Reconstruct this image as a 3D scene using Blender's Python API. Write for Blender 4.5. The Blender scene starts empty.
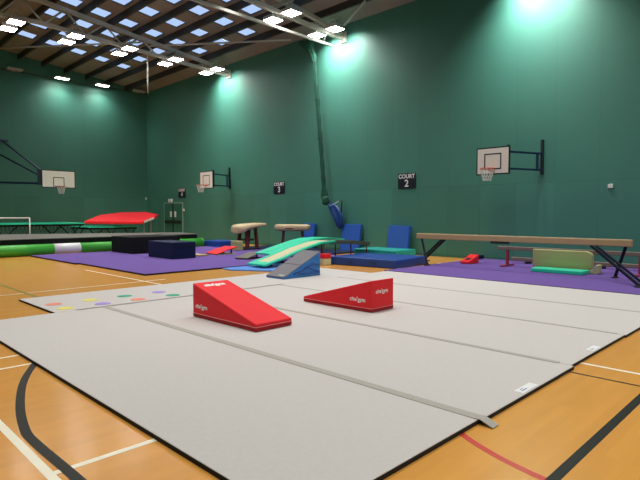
import bpy, bmesh, math, random
from mathutils import Vector, Matrix
random.seed(7)
sc = bpy.context.scene
COL = sc.collection
R = math.radians

# ------------------------------------------------------------------ materials
def lin(c):
    c /= 255.0
    return c / 12.92 if c <= .04045 else ((c + .055) / 1.055) ** 2.4
def rgb(r, g, b):
    return (lin(r), lin(g), lin(b), 1)
def material(name, col, rough=.6, metal=0, noise=.12, scale=6, bump=0, spec=.5, coat=0, stretch=None):
    m = bpy.data.materials.new(name); m.use_nodes = True
    nt = m.node_tree; N = nt.nodes; L = nt.links
    b = N['Principled BSDF']
    b.inputs['Roughness'].default_value = rough
    b.inputs['Metallic'].default_value = metal
    b.inputs['Specular IOR Level'].default_value = spec
    b.inputs['Coat Weight'].default_value = coat
    tc = N.new('ShaderNodeTexCoord'); mp = N.new('ShaderNodeMapping')
    if stretch: mp.inputs['Scale'].default_value = stretch
    nz = N.new('ShaderNodeTexNoise'); nz.inputs['Scale'].default_value = scale; nz.inputs['Detail'].default_value = 4
    mx = N.new('ShaderNodeMixRGB'); mx.blend_type = 'MIX'
    mx.inputs[1].default_value = [v * (1 - noise) for v in col[:3]] + [1]
    mx.inputs[2].default_value = [min(1, v * (1 + noise)) for v in col[:3]] + [1]
    L.new(tc.outputs['Object'], mp.inputs[0]); L.new(mp.outputs[0], nz.inputs[0])
    L.new(nz.outputs['Fac'], mx.inputs[0]); L.new(mx.outputs[0], b.inputs['Base Color'])
    if bump:
        bp = N.new('ShaderNodeBump'); bp.inputs['Strength'].default_value = bump; bp.inputs['Distance'].default_value = .01
        L.new(nz.outputs['Fac'], bp.inputs['Height']); L.new(bp.outputs[0], b.inputs['Normal'])
    return m
def emitter(name, col, s):
    m = bpy.data.materials.new(name); m.use_nodes = True
    nt = m.node_tree; nt.nodes.clear()
    e = nt.nodes.new('ShaderNodeEmission'); o = nt.nodes.new('ShaderNodeOutputMaterial')
    e.inputs[0].default_value = col; e.inputs[1].default_value = s
    nt.links.new(e.outputs[0], o.inputs[0]); return m

def wall_material(name, axis):
    """green painted board wall: upright joints, slightly different tone per board"""
    m = material(name, (.052, .205, .156, 1), rough=.55, noise=.05, scale=.6)
    nt = m.node_tree; N = nt.nodes; L = nt.links
    b = N['Principled BSDF']; src = b.inputs['Base Color'].links[0].from_socket
    tc = N.new('ShaderNodeTexCoord'); sp = N.new('ShaderNodeSeparateXYZ'); L.new(tc.outputs['Object'], sp.inputs[0])
    def math_(op, a, bb=None):
        n = N.new('ShaderNodeMath'); n.operation = op
        for i, v in enumerate((a, bb)):
            if v is None: continue
            if isinstance(v, (int, float)): n.inputs[i].default_value = v
            else: L.new(v, n.inputs[i])
        return n.outputs[0]
    u = math_('DIVIDE', sp.outputs[axis], 1.2)
    cell = math_('FLOOR', u); fr = math_('FRACT', u)
    up = math_('GREATER_THAN', sp.outputs[2], 2.45)
    cv = N.new('ShaderNodeCombineXYZ'); L.new(cell, cv.inputs[0]); L.new(up, cv.inputs[1])
    wn = N.new('ShaderNodeTexWhiteNoise'); wn.noise_dimensions = '2D'; L.new(cv.outputs[0], wn.inputs['Vector'])
    amp = math_('ADD', math_('MULTIPLY', up, -.14), .22)
    val = math_('ADD', math_('MULTIPLY', math_('SUBTRACT', wn.outputs[0], .5), amp), 1.0)
    edge = math_('LESS_THAN', fr, .012)
    hz = math_('LESS_THAN', math_('ABSOLUTE', math_('SUBTRACT', sp.outputs[2], 2.45)), .01)
    seam = math_('MULTIPLY', math_('MAXIMUM', edge, hz), .18)
    val = math_('SUBTRACT', val, seam)
    mm = N.new('ShaderNodeMixRGB'); mm.blend_type = 'MULTIPLY'; mm.inputs[0].default_value = 1
    cc = N.new('ShaderNodeCombineXYZ')
    for i in range(3): L.new(val, cc.inputs[i])
    L.new(src, mm.inputs[1]); L.new(cc.outputs[0], mm.inputs[2]); L.new(mm.outputs[0], b.inputs['Base Color'])
    return m

def floor_material():
    m = material('sports_floor_wood', (.72, .335, .068, 1), rough=.21, noise=.08, scale=2.2, stretch=(.6, 4, 1), spec=.36)
    nt = m.node_tree; N = nt.nodes; L = nt.links
    b = N['Principled BSDF']; src = b.inputs['Base Color'].links[0].from_socket
    tc = N.new('ShaderNodeTexCoord')
    br = N.new('ShaderNodeTexBrick'); br.inputs['Scale'].default_value = 1
    br.inputs['Brick Width'].default_value = 1.4; br.inputs['Row Height'].default_value = .075
    br.inputs['Mortar Size'].default_value = .0
    br.inputs['Color1'].default_value = (.90, .90, .90, 1); br.inputs['Color2'].default_value = (1.06, 1.06, 1.06, 1)
    L.new(tc.outputs['Object'], br.inputs[0])
    mm = N.new('ShaderNodeMixRGB'); mm.blend_type = 'MULTIPLY'; mm.inputs[0].default_value = .45
    L.new(src, mm.inputs[1]); L.new(br.outputs[0], mm.inputs[2]); L.new(mm.outputs[0], b.inputs['Base Color'])
    return m

M = {}
M['wall_x'] = wall_material('green_board_wall', 1)
M['wall_y'] = wall_material('green_board_end_wall', 0)
M['floor'] = floor_material()
M['line_white'] = material('white_court_line', rgb(250, 242, 220), rough=.3, noise=.04, spec=.3)
M['line_black'] = material('black_court_line', rgb(34, 32, 28), rough=.45, spec=.3, noise=.05)
M['line_red'] = material('red_court_line', rgb(205, 60, 50), rough=.3, noise=.05)
M['line_green'] = material('green_court_line', rgb(130, 140, 50), rough=.3, noise=.05)
M['deck'] = material('roof_deck_brown', (.27, .255, .22, 1), rough=.8, noise=.15, scale=1.2)
M['purlin'] = material('dark_purlin_steel', (.030, .028, .024, 1), rough=.6)  # dark steel paint, taken darker for the shade on the side faces
M['steel'] = material('pale_painted_steel', (.50, .49, .43, 1), rough=.5, noise=.06)
M['frame'] = material('rooflight_kerb', (.05, .055, .06, 1), rough=.6)
M['carpet'] = material('grey_carpet', (.57, .54, .525, 1), rough=.95, noise=.05, scale=26, bump=.25, spec=.1)
M['foam_black'] = material('black_foam_edge', rgb(28, 22, 20), rough=.9)
M['tape'] = material('grey_hook_tape', (.40, .375, .34, 1), rough=.85, noise=.06, scale=30)
M['label'] = material('white_label', (.78, .78, .80, 1), rough=.5, noise=.03)
M['ink'] = material('blue_grey_ink', rgb(110, 125, 165), rough=.6)
M['red'] = material('red_vinyl', (.80, .022, .032, 1), rough=.62, noise=.05, scale=3, spec=.25)
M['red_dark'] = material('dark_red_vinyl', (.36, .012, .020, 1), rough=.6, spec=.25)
M['red_pipe'] = material('pink_red_piping', (.80, .30, .30, 1), rough=.5)
M['white'] = material('white_paint', (.84, .83, .80, 1), rough=.5, noise=.03)
M['grey_vinyl'] = material('slate_grey_vinyl', (.150, .142, .165, 1), rough=.55, noise=.07)
M['blue_vinyl'] = material('mid_blue_vinyl', (.022, .160, .46, 1), rough=.45, noise=.1, scale=3)
M['blue_dark'] = material('deep_blue_vinyl', (.010, .055, .30, 1), rough=.45, noise=.1, scale=2)
M['blue_panel'] = material('blue_panel_vinyl', (.016, .10, .46, 1), rough=.5, noise=.08, scale=2)
M['blue_mat'] = material('sky_blue_mat', (.075, .24, .70, 1), rough=.6, noise=.06)
M['navy'] = material('navy_vinyl', (.007, .013, .055, 1), rough=.65, spec=.25, noise=.12, scale=3)
M['black_vinyl'] = material('black_vinyl', (.006, .006, .007, 1), rough=.7, spec=.2, noise=.12, scale=3)
M['purple'] = material('purple_carpet', (.150, .090, .315, 1), rough=.95, noise=.07, scale=14, spec=.1)
M['teal'] = material('teal_vinyl', (.010, .36, .33, 1), rough=.5, noise=.08)
M['jade'] = material('jade_vinyl', (.02, .62, .37, 1), rough=.5, noise=.08)
M['green_tube'] = material('bright_green_vinyl', (.055, .42, .040, 1), rough=.4, noise=.08)
M['cream'] = material('cream_webbing', (.62, .57, .36, 1), rough=.8, noise=.08, scale=30)
M['khaki'] = material('khaki_yellow_vinyl', (.42, .40, .17, 1), rough=.55, noise=.08, scale=2)
M['beam_wood'] = material('beam_tan_suede', (.60, .47, .28, 1), rough=.8, noise=.08, scale=3)
M['beam_side'] = material('beam_brown_side', (.46, .32, .165, 1), rough=.7, noise=.08, scale=3)
M['leather'] = material('tan_leather', (.60, .46, .27, 1), rough=.5, noise=.08)
M['legs_dark'] = material('dark_blue_steel', (.008, .012, .026, 1), rough=.75, spec=.2)
M['legs_red'] = material('red_steel', (.34, .03, .055, 1), rough=.4)
M['legs_maroon'] = material('maroon_steel', (.10, .018, .018, 1), rough=.45)
M['goal_blue'] = material('blue_goal_steel', (.008, .030, .085, 1), rough=.45)
M['goal_dark'] = material('dark_goal_steel', (.008, .014, .022, 1), rough=.5)
M['board'] = material('white_backboard', (.80, .75, .68, 1), rough=.45, noise=.03)
M['board_dull'] = material('cream_backboard', (.74, .72, .62, 1), rough=.5, noise=.04)
M['black'] = material('matt_black', (.010, .010, .012, 1), rough=.5)
M['rim'] = material('orange_rim', (.60, .10, .05, 1), rough=.5)
M['net'] = material('white_net_cord', (.60, .60, .54, 1), rough=.9)
M['sign'] = material('navy_sign', (.008, .010, .022, 1), rough=.4)
M['curtain'] = material('dark_green_netting', (.008, .075, .046, 1), rough=.9, noise=.3, scale=12)
M['bag'] = material('blue_bag_nylon', (.006, .045, .20, 1), rough=.35, noise=.2, scale=5)
M['beam_grey'] = material('weathered_beam_side', (.20, .15, .12, 1), rough=.7)
M['olive'] = material('olive_dark_vinyl', (.075, .085, .05, 1), rough=.6)
M['pale_khaki'] = material('pale_khaki_vinyl', (.50, .47, .26, 1), rough=.6)
M['track'] = material('grey_track_vinyl', (.13, .12, .105, 1), rough=.6, noise=.08)
M['springmesh'] = material('dark_navy_net', (.006, .010, .020, 1), rough=.8)
M['plastic'] = material('off_white_plastic', (.75, .75, .70, 1), rough=.4)
M['spot_coral'] = material('coral_rubber', (.78, .25, .16, 1), rough=.7)
M['spot_yellow'] = material('yellow_rubber', (.75, .66, .12, 1), rough=.7)
M['spot_purple'] = material('lilac_rubber', (.34, .25, .66, 1), rough=.7)
M['spot_green'] = material('green_rubber', (.035, .36, .21, 1), rough=.7)
M['lamp_body'] = material('lamp_housing', (.45, .45, .43, 1), rough=.5)
M['lamp_on'] = emitter('lit_diffuser', (1, .97, .91, 1), 32)
M['lamp_off'] = material('unlit_diffuser', (.42, .42, .38, 1), rough=.5)
M['door_green'] = material('green_door_paint', (.030, .150, .100, 1), rough=.5)
M['steel_edge'] = material('grey_green_edge_strip', (.22, .33, .28, 1), rough=.5)
def pane_material():
    m = bpy.data.materials.new('rooflight_pane'); m.use_nodes = True
    nt = m.node_tree; nt.nodes.clear(); N = nt.nodes
    t = N.new('ShaderNodeBsdfTransparent'); t.inputs[0].default_value = (.93, .96, 1, 1)
    g = N.new('ShaderNodeBsdfGlossy'); g.inputs['Roughness'].default_value = .1
    x = N.new('ShaderNodeMixShader'); x.inputs[0].default_value = .04
    o = N.new('ShaderNodeOutputMaterial')
    nt.links.new(t.outputs[0], x.inputs[1]); nt.links.new(g.outputs[0], x.inputs[2]); nt.links.new(x.outputs[0], o.inputs[0])
    return m
M['pane'] = pane_material()

# ------------------------------------------------------------------ builders
def NB(): return bmesh.new()
def box(bm, x0, y0, z0, x1, y1, z1, mi=0):
    v = [bm.verts.new((x, y, z)) for z in (z0, z1) for y in (y0, y1) for x in (x0, x1)]
    for f in ((0, 2, 3, 1), (4, 5, 7, 6), (0, 1, 5, 4), (2, 6, 7, 3), (0, 4, 6, 2), (1, 3, 7, 5)):
        fc = bm.faces.new([v[i] for i in f]); fc.material_index = mi
    return bm
def hexa(bm, bottom, top, mi=0):
    """prism between two quads listed counter-clockwise from above"""
    n = len(bottom)
    b = [bm.verts.new(p) for p in bottom]; t = [bm.verts.new(p) for p in top]
    bm.faces.new(b[::-1]).material_index = mi; bm.faces.new(t).material_index = mi
    for i in range(n):
        bm.faces.new((b[i], b[(i + 1) % n], t[(i + 1) % n], t[i])).material_index = mi
    return bm
def prism_y(bm, prof, y0, y1, mi=0):
    """profile of (x,z) points extruded along y"""
    a = [bm.verts.new((x, y0, z)) for x, z in prof]; b = [bm.verts.new((x, y1, z)) for x, z in prof]
    n = len(prof)
    bm.faces.new(a).material_index = mi; bm.faces.new(b[::-1]).material_index = mi
    for i in range(n):
        bm.faces.new((a[i], b[i], b[(i + 1) % n], a[(i + 1) % n])).material_index = mi
    bmesh.ops.recalc_face_normals(bm, faces=bm.faces[:])
    return bm
def prism_x(bm, prof, x0, x1, mi=0):
    a = [bm.verts.new((x0, y, z)) for y, z in prof]; b = [bm.verts.new((x1, y, z)) for y, z in prof]
    n = len(prof)
    bm.faces.new(a).material_index = mi; bm.faces.new(b[::-1]).material_index = mi
    for i in range(n):
        bm.faces.new((a[i], b[i], b[(i + 1) % n], a[(i + 1) % n])).material_index = mi
    bmesh.ops.recalc_face_normals(bm, faces=bm.faces[:])
    return bm
def tube(bm, pts, r, seg=10, square=False, cap=True):
    """tube through points; r is a number or a list"""
    pts = [Vector(p) for p in pts]; n = len(pts)
    rs = r if isinstance(r, (list, tuple)) else [r] * n
    if square: seg = 4
    rings = []
    for i, p in enumerate(pts):
        d = (pts[min(i + 1, n - 1)] - pts[max(i - 1, 0)]).normalized()
        up = Vector((0, 0, 1)) if abs(d.z) < .95 else Vector((1, 0, 0))
        a = d.cross(up).normalized(); b = a.cross(d).normalized()
        ring = []
        for k in range(seg):
            t = 2 * math.pi * k / seg + (math.pi / 4 if square else 0)
            q = rs[i] * (math.sqrt(2) if square else 1)
            ring.append(bm.verts.new(p + a * math.cos(t) * q + b * math.sin(t) * q))
        rings.append(ring)
    for i in range(n - 1):
        for k in range(seg):
            f = bm.faces.new((rings[i][k], rings[i][(k + 1) % seg], rings[i + 1][(k + 1) % seg], rings[i + 1][k]))
            f.smooth = not square
    if cap:
        bm.faces.new(rings[0][::-1]); bm.faces.new(rings[-1])
    bmesh.ops.recalc_face_normals(bm, faces=bm.faces[:])
    return bm
def disc(bm, x, y, z0, z1, r, seg=28):
    a = [bm.verts.new((x + r * math.cos(2 * math.pi * k / seg), y + r * math.sin(2 * math.pi * k / seg), z0)) for k in range(seg)]
    b = [bm.verts.new((v.co.x, v.co.y, z1)) for v in a]
    bm.faces.new(a[::-1]); bm.faces.new(b)
    for k in range(seg): bm.faces.new((a[k], a[(k + 1) % seg], b[(k + 1) % seg], b[k]))
    return bm
def obj(name, bm, mats, parent=None, bevel=0, seg=2, loc=(0, 0, 0), smooth=False, subsurf=0, mat=None):
    me = bpy.data.meshes.new(name); bm.to_mesh(me); bm.free()
    o = bpy.data.objects.new(name, me); COL.objects.link(o)
    for m in (mats if isinstance(mats, (list, tuple)) else [mats]): me.materials.append(M[m])
    if parent: o.parent = parent
    o.location = loc
    if mat is not None: o.matrix_local = mat
    if bevel:
        b = o.modifiers.new('edge', 'BEVEL'); b.width = bevel; b.segments = seg; b.limit_method = 'ANGLE'; b.angle_limit = R(35)
    if subsurf:
        s = o.modifiers.new('sub', 'SUBSURF'); s.levels = subsurf; s.render_levels = subsurf
    if smooth:
        for p in me.polygons: p.use_smooth = True
    return o
def tag(o, label, cat, group=None):
    o['label'] = label; o['category'] = cat
    if group: o['group'] = group
    return o
def thing(name, label, cat, loc=(0, 0, 0), rotz=0, group=None):
    o = bpy.data.objects.new(name, None); COL.objects.link(o)
    o.location = loc; o.rotation_euler = (0, 0, rotz); o.empty_display_size = .1
    return tag(o, label, cat, group)
def structure(o):
    o['kind'] = 'structure'; return o
def children_of(o):
    return [c for c in bpy.data.objects if c.parent is o]
def dup(root, loc, label, rotz=None, group=None):
    kids = {}
    def walk(o):
        kids[o.name] = children_of(o)
        for c in kids[o.name]: walk(c)
    walk(root)
    def cp(o, par):
        c = o.copy(); COL.objects.link(c)
        if par: c.parent = par
        for k in kids[o.name]: cp(k, c)
        return c
    r = cp(root, None); r.location = loc; r['label'] = label
    if rotz is not None: r.rotation_euler = (0, 0, rotz)
    if group: r['group'] = group
    return r
def frame_matrix(origin, xdir, ydir):
    x = Vector(xdir).normalized(); y = Vector(ydir).normalized(); z = x.cross(y)
    return Matrix(((x.x, y.x, z.x, origin[0]), (x.y, y.y, z.y, origin[1]), (x.z, y.z, z.z, origin[2]), (0, 0, 0, 1)))
def lettering(text, size, mat, parent, mtx, name='lettering', depth=.002, bold=0, spacing=1.0, shear=0):
    cu = bpy.data.curves.new('text', 'FONT'); cu.body = text; cu.size = size
    cu.align_x = 'CENTER'; cu.align_y = 'CENTER'; cu.extrude = depth; cu.offset = bold; cu.space_character = spacing; cu.shear = shear
    t = bpy.data.objects.new('text', cu); COL.objects.link(t)
    dg = bpy.context.evaluated_depsgraph_get()
    me = bpy.data.meshes.new_from_object(t.evaluated_get(dg))
    bpy.data.objects.remove(t)
    me.materials.clear(); me.materials.append(M[mat])
    o = bpy.data.objects.new(name, me); COL.objects.link(o); o.parent = parent; o.matrix_local = mtx
    return o

# ------------------------------------------------------------------ the hall
XW, YE, XL, YN = 16.0, 31.3, -2.0, -3.0
EAVE, PITCH, RIDGE = 9.15, .115, 7.0
def roof_z(x): return EAVE + PITCH * (XW - x) if x >= RIDGE else EAVE + PITCH * (XW - 2 * RIDGE + x)
ZR = roof_z(RIDGE)
structure(obj('wall_right', box(NB(), XW, YN - .2, 0, XW + .2, YE + .2, EAVE + .02), 'wall_x'))
structure(obj('wall_left', box(NB(), XL - .2, YN - .2, 0, XL, YE + .2, EAVE + .02), 'wall_x'))
for nm, y0, y1 in (('wall_back', YE, YE + .2), ('wall_front', YN - .2, YN)):
    structure(obj(nm, prism_y(NB(), [(XL, 0), (XW, 0), (XW, EAVE), (RIDGE, ZR), (XL, EAVE)], y0, y1), 'wall_y'))
# floor with its painted court lines
fb = box(NB(), XL - .2, YN - .2, -.2, XW + .2, YE + .2, 0)
def strip(pts, w, mi, z=.0012):
    pts = [Vector((p[0], p[1], z)) for p in pts]; L_, R_ = [], []
    for i, p in enumerate(pts):
        d = (pts[min(i + 1, len(pts) - 1)] - pts[max(0, i - 1)]).normalized(); n = Vector((-d.y, d.x, 0)) * w / 2
        L_.append(fb.verts.new(p + n)); R_.append(fb.verts.new(p - n))
    for i in range(len(pts) - 1):
        fb.faces.new((R_[i], R_[i + 1], L_[i + 1], L_[i])).material_index = mi
def line(x0, y0, x1, y1, w, mi, z=.0012): strip([(x0, y0), (x1, y1)], w, mi, z)
line(-2, 6.14, 2.2, 6.14, .045, 1); line(-2, 5.70, 2.2, 5.70, .045, 1)
line(.99, -2, .99, 4.9, .055, 1); line(1.0, 3.17, 3.2, 3.17, .05, 1, .0018)
line(-2, 10.78, 6.0, 10.95, .05, 1); line(5.48, 9.0, 5.48, 14.3, .05, 1, .0018)
line(3.06, 10.1, 3.06, 13.2, .05, 4)
arc = [(2.6, 7.1), (2.05, 6.42), (1.66, 5.67), (1.40, 5.11), (1.20, 4.48), (1.09, 3.98), (1.07, 3.70), (1.085, 3.0), (1.11, 1.5), (1.11, -1)]
def smooth_path(p, n=6):
    o = []
    for i in range(len(p) - 1):
        a, b, c, d = [Vector(p[max(0, min(len(p) - 1, k))]) for k in (i - 1, i, i + 1, i + 2)]
        for k in range(n):
            t = k / n
            o.append(.5 * (2 * b + (c - a) * t + (2 * a - 5 * b + 4 * c - d) * t * t + (3 * b - a - 3 * c + d) * t ** 3))
    return o + [Vector(p[-1])]
strip(smooth_path(arc), .065, 2, .0024)
red_arc = [(3.9, 2.7), (3.45, 2.2), (3.17, 1.78), (3.04, 1.50), (2.975, 1.28), (2.945, 1.12), (2.92, .8), (2.93, .4), (3.0, -.2)]
strip(smooth_path(red_arc), .05, 3, .0012)
line(2.2, 1.09, 12, 1.09, .065, 2, .0018); line(5.15, -2, 5.15, 3, .03, 2); line(5.54, -2, 5.54, 3, .05, 1)
structure(obj('floor', fb, ['floor', 'line_white', 'line_black', 'line_red', 'line_green']))
for i, (nm, a) in enumerate((('baseboard_right', (XW - .025, YN, 0, XW, YE, .1)), ('baseboard_back', (XL, YE - .025, 0, XW - .03, YE, .1)))):
    structure(obj(nm, box(NB(), *a), 'door_green'))

# roof deck with the rooflight openings left open
PX = 1.17
cols = [(12.85 + PX * 1.02 - .39 - PX * k, 12.85 + PX * 1.02 + .39 - PX * k) for k in range(6)]
rows = [27.83 - 1.87 * k for k in range(10)]
holes = []
for k, (a, b) in enumerate(cols):
    for j, y in enumerate(rows):
        if k == 0 and j not in (3, 4, 5): continue
        holes.append((a, b, y - .42, y + .42, k, j))
def flat(v): return sorted(set(round(t, 4) for t in v))
xs = flat([XL - .2, RIDGE, XW + .2] + [t for a, b in cols for t in (a, b)])
ys = flat([YN - .2, YE + .2] + [t for y in rows for t in (y - .42, y + .42)])
rb = NB()
def is_hole(x, y): return any(a < x < b and c < y < d for a, b, c, d, _, _ in holes)
vt = {}
def rv(x, y):
    if (x, y) not in vt: vt[(x, y)] = rb.verts.new((x, y, roof_z(x)))
    return vt[(x, y)]
for i in range(len(xs) - 1):
    for j in range(len(ys) - 1):
        if not is_hole((xs[i] + xs[i + 1]) / 2, (ys[j] + ys[j + 1]) / 2):
            rb.faces.new((rv(xs[i], ys[j]), rv(xs[i], ys[j + 1]), rv(xs[i + 1], ys[j + 1]), rv(xs[i + 1], ys[j])))
ceiling = structure(obj('ceiling', rb, 'deck'))
sol = ceiling.modifiers.new('thick', 'SOLIDIFY'); sol.thickness = .03; sol.offset = -1
for k in range(16):
    x = 15.75 - (15.75 - (12.85 + PX * 1.52)) if k == 0 else 12.85 + PX * 1.52 - PX * k
    z = roof_z(x)
    if x < XL + .3: break
    obj('purlin', box(NB(), x - .05, YN, z - .27, x + .05, YE, z - .005), 'purlin', ceiling)
for n, (a, b, c, d, k, j) in enumerate(holes):
    o = bpy.data.objects.new('window_%d' % (n + 1), None); COL.objects.link(o); structure(o)
    o['label'] = 'pale blue rooflight, number %d from the far end wall in rooflight line %d from the right wall' % (j + 1, k + 1)
    cx, cy = (a + b) / 2, (c + d) / 2; o.location = (cx, cy, roof_z(cx))
    s = PITCH if cx < RIDGE else -PITCH
    def q(x, y, h): return (x, y, s * x + h)
    w, l = (b - a) / 2, (d - c) / 2
    fbm = NB()
    ri = []
    for (ww, ll, h) in ((w, l, .002), (w, l, .045), (w - .03, l - .03, .045), (w - .03, l - .03, .002)):
        ri.append([fbm.verts.new(q(x * ww, y * ll, h)) for x, y in ((-1, -1), (1, -1), (1, 1), (-1, 1))])
    for u in range(4):
        A, B = ri[u], ri[(u + 1) % 4]
        for v in range(4): fbm.faces.new((A[v], A[(v + 1) % 4], B[(v + 1) % 4], B[v]))
    bmesh.ops.recalc_face_normals(fbm, faces=fbm.faces[:])
    obj('window_frame', fbm, 'frame', o)
    pb = NB(); pb.faces.new([pb.verts.new(q(x * (w - .03), y * (l - .03), .03)) for x, y in ((-1, -1), (1, -1), (1, 1), (-1, 1))])
    obj('window_pane', pb, 'pane', o)

# ------------------------------------------------------------------ trusses
def make_truss(loc, label):
    t = thing('roof_truss', label, 'roof truss', loc, 0, 'steel trusses across the hall roof')
    def top(x): return roof_z(x) - .37
    def bot(x): return 8.56 + .045 * (15.6 - x) if x > RIDGE else 8.56 + .045 * (15.6 - (2 * RIDGE - x))
    obj('top_chord', tube(NB(), [(15.9, 0, 8.72), (14.6, 0, top(14.6)), (RIDGE, 0, top(RIDGE)), (-.6, 0, top(-.6)), (-1.9, 0, 8.72)], .075, square=True), 'steel', t)
    obj('bottom_chord', tube(NB(), [(15.9, 0, 8.56), (RIDGE, 0, bot(RIDGE)), (-1.9, 0, 8.56)], .07, square=True), 'steel', t)
    x = 13.6
    up = True
    while x > 6:
        x2 = x - .8
        p = (x, 0, bot(x)) if up else (x, 0, top(x)); q_ = (x2, 0, top(x2)) if up else (x2, 0, bot(x2))
        obj('diagonal', tube(NB(), [p, q_], .04, 8), 'steel', t)
        up = not up; x = x2
    obj('post', tube(NB(), [(14.4, 0, bot(14.4)), (14.4, 0, top(14.4))], .03, 8), 'steel', t)
    obj('end_plate', box(NB(), 15.9, -.14, 8.42, 15.99, .14, 8.85), 'steel', t)
    return t
T2, T1 = 22.35, 14.45
truss = make_truss((0, T2, 0), 'pale steel lattice roof truss farther from camera, nearest the far end wall')
truss_b = dup(truss, (0, T1, 0), 'pale steel lattice roof truss above the hanging green net')
def bottom(x): return 8.56 + .045 * (15.6 - x)
def rod(label, a, b, r=.04):
    o = obj('brace_rod', tube(NB(), [a, b], r, 8), 'steel'); tag(o, label, 'brace rod', 'slim roof brace rods')
rod('slim brace rod running between the two roof trusses', (11.6, T2 - .1, 9.05), (15.0, T1 + 2.1, 8.80))
rod('slim steel rod between far truss and end wall', (11.3, T2 + .15, 9.2), (6.5, 30.9, 9.66))
rod('white slanting rod rising from end of nearer truss above the bright wall', (15.6, T1 - .1, 8.80), (14.3, 11.95, 8.90), .04)
# curtain rail under the nearer truss
cr = thing('curtain_rail', 'long pale straight rail hung below the nearer roof truss', 'curtain rail', (0, 14.55, 0))
obj('rail', tube(NB(), [(2, 0, 8.20), (15.35, 0, 8.20)], .045, square=True), 'steel', cr)
for x in (5.4, 9.0, 12.4, 14.9):
    obj('hanger', tube(NB(), [(x, 0, 8.24), (x, -.20, bottom(x) - .03)], .018, 6), 'steel', cr)

# ------------------------------------------------------------------ luminaires
LIGHT_W = 31
def area(loc, size, w, parent=None, sy=None, spread=128):
    l = bpy.data.lights.new('lamp_light', 'AREA'); l.shape = 'RECTANGLE'; l.size = size; l.size_y = sy or size
    l.energy = w; l.color = (1, .965, .925); l.spread = R(spread)
    o = bpy.data.objects.new('lamp_light', l); COL.objects.link(o); o.location = loc
    if parent: o.parent = parent
    return o
def beam(loc, w, parent=None):
    # extra light added beside lamps next to the right wall to brighten it
    o = area(loc, .18, w, parent, sy=.45, spread=125)
    o.rotation_euler = (0, R(-40), 0); return o
WALL_LAMP = 1.2
WALL_BEAM = 48
def make_lamp(loc, label):
    t = thing('ceiling_lamp', label, 'ceiling lamp', loc, 0, 'square lamps paired along the roof trusses')
    b = NB(); box(b, -.265, -.265, -.02, .265, .265, .10); box(b, -.12, -.12, .10, .12, .12, .17)
    obj('lamp_housing', b, 'lamp_body', t, bevel=.012)
    obj('diffuser', box(NB(), -.245, -.245, -.035, .245, .245, -.021), 'lamp_on', t)
    obj('bracket', tube(NB(), [(0, 0, .17), (0, 0, .36)], .02, 8), 'steel', t)
    area((0, 0, -.042), .44, LIGHT_W * WALL_LAMP, t)
    return t
LX = [14.92, 12.66, 10.45, 8.22, 6.08]
lamp = None; lamp_i = 0
words = ['closest to right wall', 'second from right wall', 'third from right wall', 'fourth from right wall', 'fifth from right wall']
for tn, TY, nx in (('farther', T2, 5), ('nearer', T1, 2)):
    for i in range(nx):
        for sd, sy in (('near', -.5), ('far', .5)):
            p = (LX[i], TY + sy, 8.61); lb = 'lit square lamp on %s side of %s truss, %s' % (sd, tn, words[i])
            if lamp is None: lamp = make_lamp(p, lb); first = lamp
            else:
                lp = dup(lamp, p, lb)
                if i:
                    for c in children_of(lp):
                        if c.type == 'LIGHT': c.data = dim
                else: beam((.40, 0, -.03), WALL_BEAM * (1 if sy > 0 else .5) * (.6 if TY == T2 else 1), lp)
            if lamp_i == 0:
                dim = children_of(lamp)[-1].data if 0 else [c for c in children_of(lamp) if c.type == 'LIGHT'][0].data.copy(); dim.energy = LIGHT_W; lamp_i = 1
beam((.40, 0, -.03), WALL_BEAM * .3, lamp)
# arms that carry each pair of lamps from the bottom chord
for trs, nx in ((truss, 5), (truss_b, 2)):
    for i in range(nx):
        z = 8.985
        obj('cross_arm', tube(NB(), [(LX[i], -.62, z), (LX[i], .62, z)], .018, square=True), 'steel', trs)
# assumed unseen lamps out of frame: bare lights without fittings, weighted for brightness
for TY in (T2, T1, 6.5, -1.4):
    for x in (14.92, 12.66, 10.45, 8.22, 6.08, 3.9, 1.6, -.6):
        for sy in (-.5, .5):
            seen = (TY == T2 and x > 6) or (TY == T1 and x > 12)
            if x > 14 and not seen: beam((x + .40, TY + sy, 8.55), WALL_BEAM * (1 if sy > 0 else .5))
            if not seen: area((x, TY + sy, 8.55), .5, (.95 if TY < 8 and x < 9 else .9) * LIGHT_W * ((2.6 if TY == 6.5 else WALL_LAMP) if x > 14 else 1))
# row in front of the far end wall
EL = [(15.2, False), (12.96, True), (10.75, True), (8.40, False)]
ew = ['unlit grey lamp beside the hall corner, on the end wall row', 'lit lamp above end wall, second along from the hall corner',
      'brightest lit lamp above end wall, third along from the hall corner', 'unlit grey lamp fourth along from the hall corner on the end wall row']
for (x, on), lb in zip(EL, ew):
    t = thing('end_wall_lamp', lb, 'ceiling lamp', (x, 30.62, 8.98), 0, 'lamps along the far end wall')
    b = NB(); box(b, -.36, -.17, -.02, .36, .17, .08)
    obj('lamp_housing', b, 'lamp_body', t, bevel=.012)
    obj('diffuser', box(NB(), -.33, -.15, -.035, .33, .15, -.021), 'lamp_on' if on else 'lamp_off', t)
    obj('bracket', box(NB(), -.06, .165, -.05, .06, .185, .03), 'steel', t)
    if on: area((0, 0, -.042), .6, LIGHT_W * 1.1, t, sy=.26)
o = obj('lamp_rail', tube(NB(), [(4.0, 30.83, 8.96), (15.56, 30.83, 8.96)], .02, square=True), 'purlin')
tag(o, 'thin dark bar carrying the lamp row along the end wall', 'conduit bar')
o = obj('hanging_pole', tube(NB(), [(11.52, T2, 8.68), (11.52, T2, 6.95)], .028, 10), 'steel')
tag(o, 'slim pale pole hanging straight down from far truss in front of the hall corner', 'pole')

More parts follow.
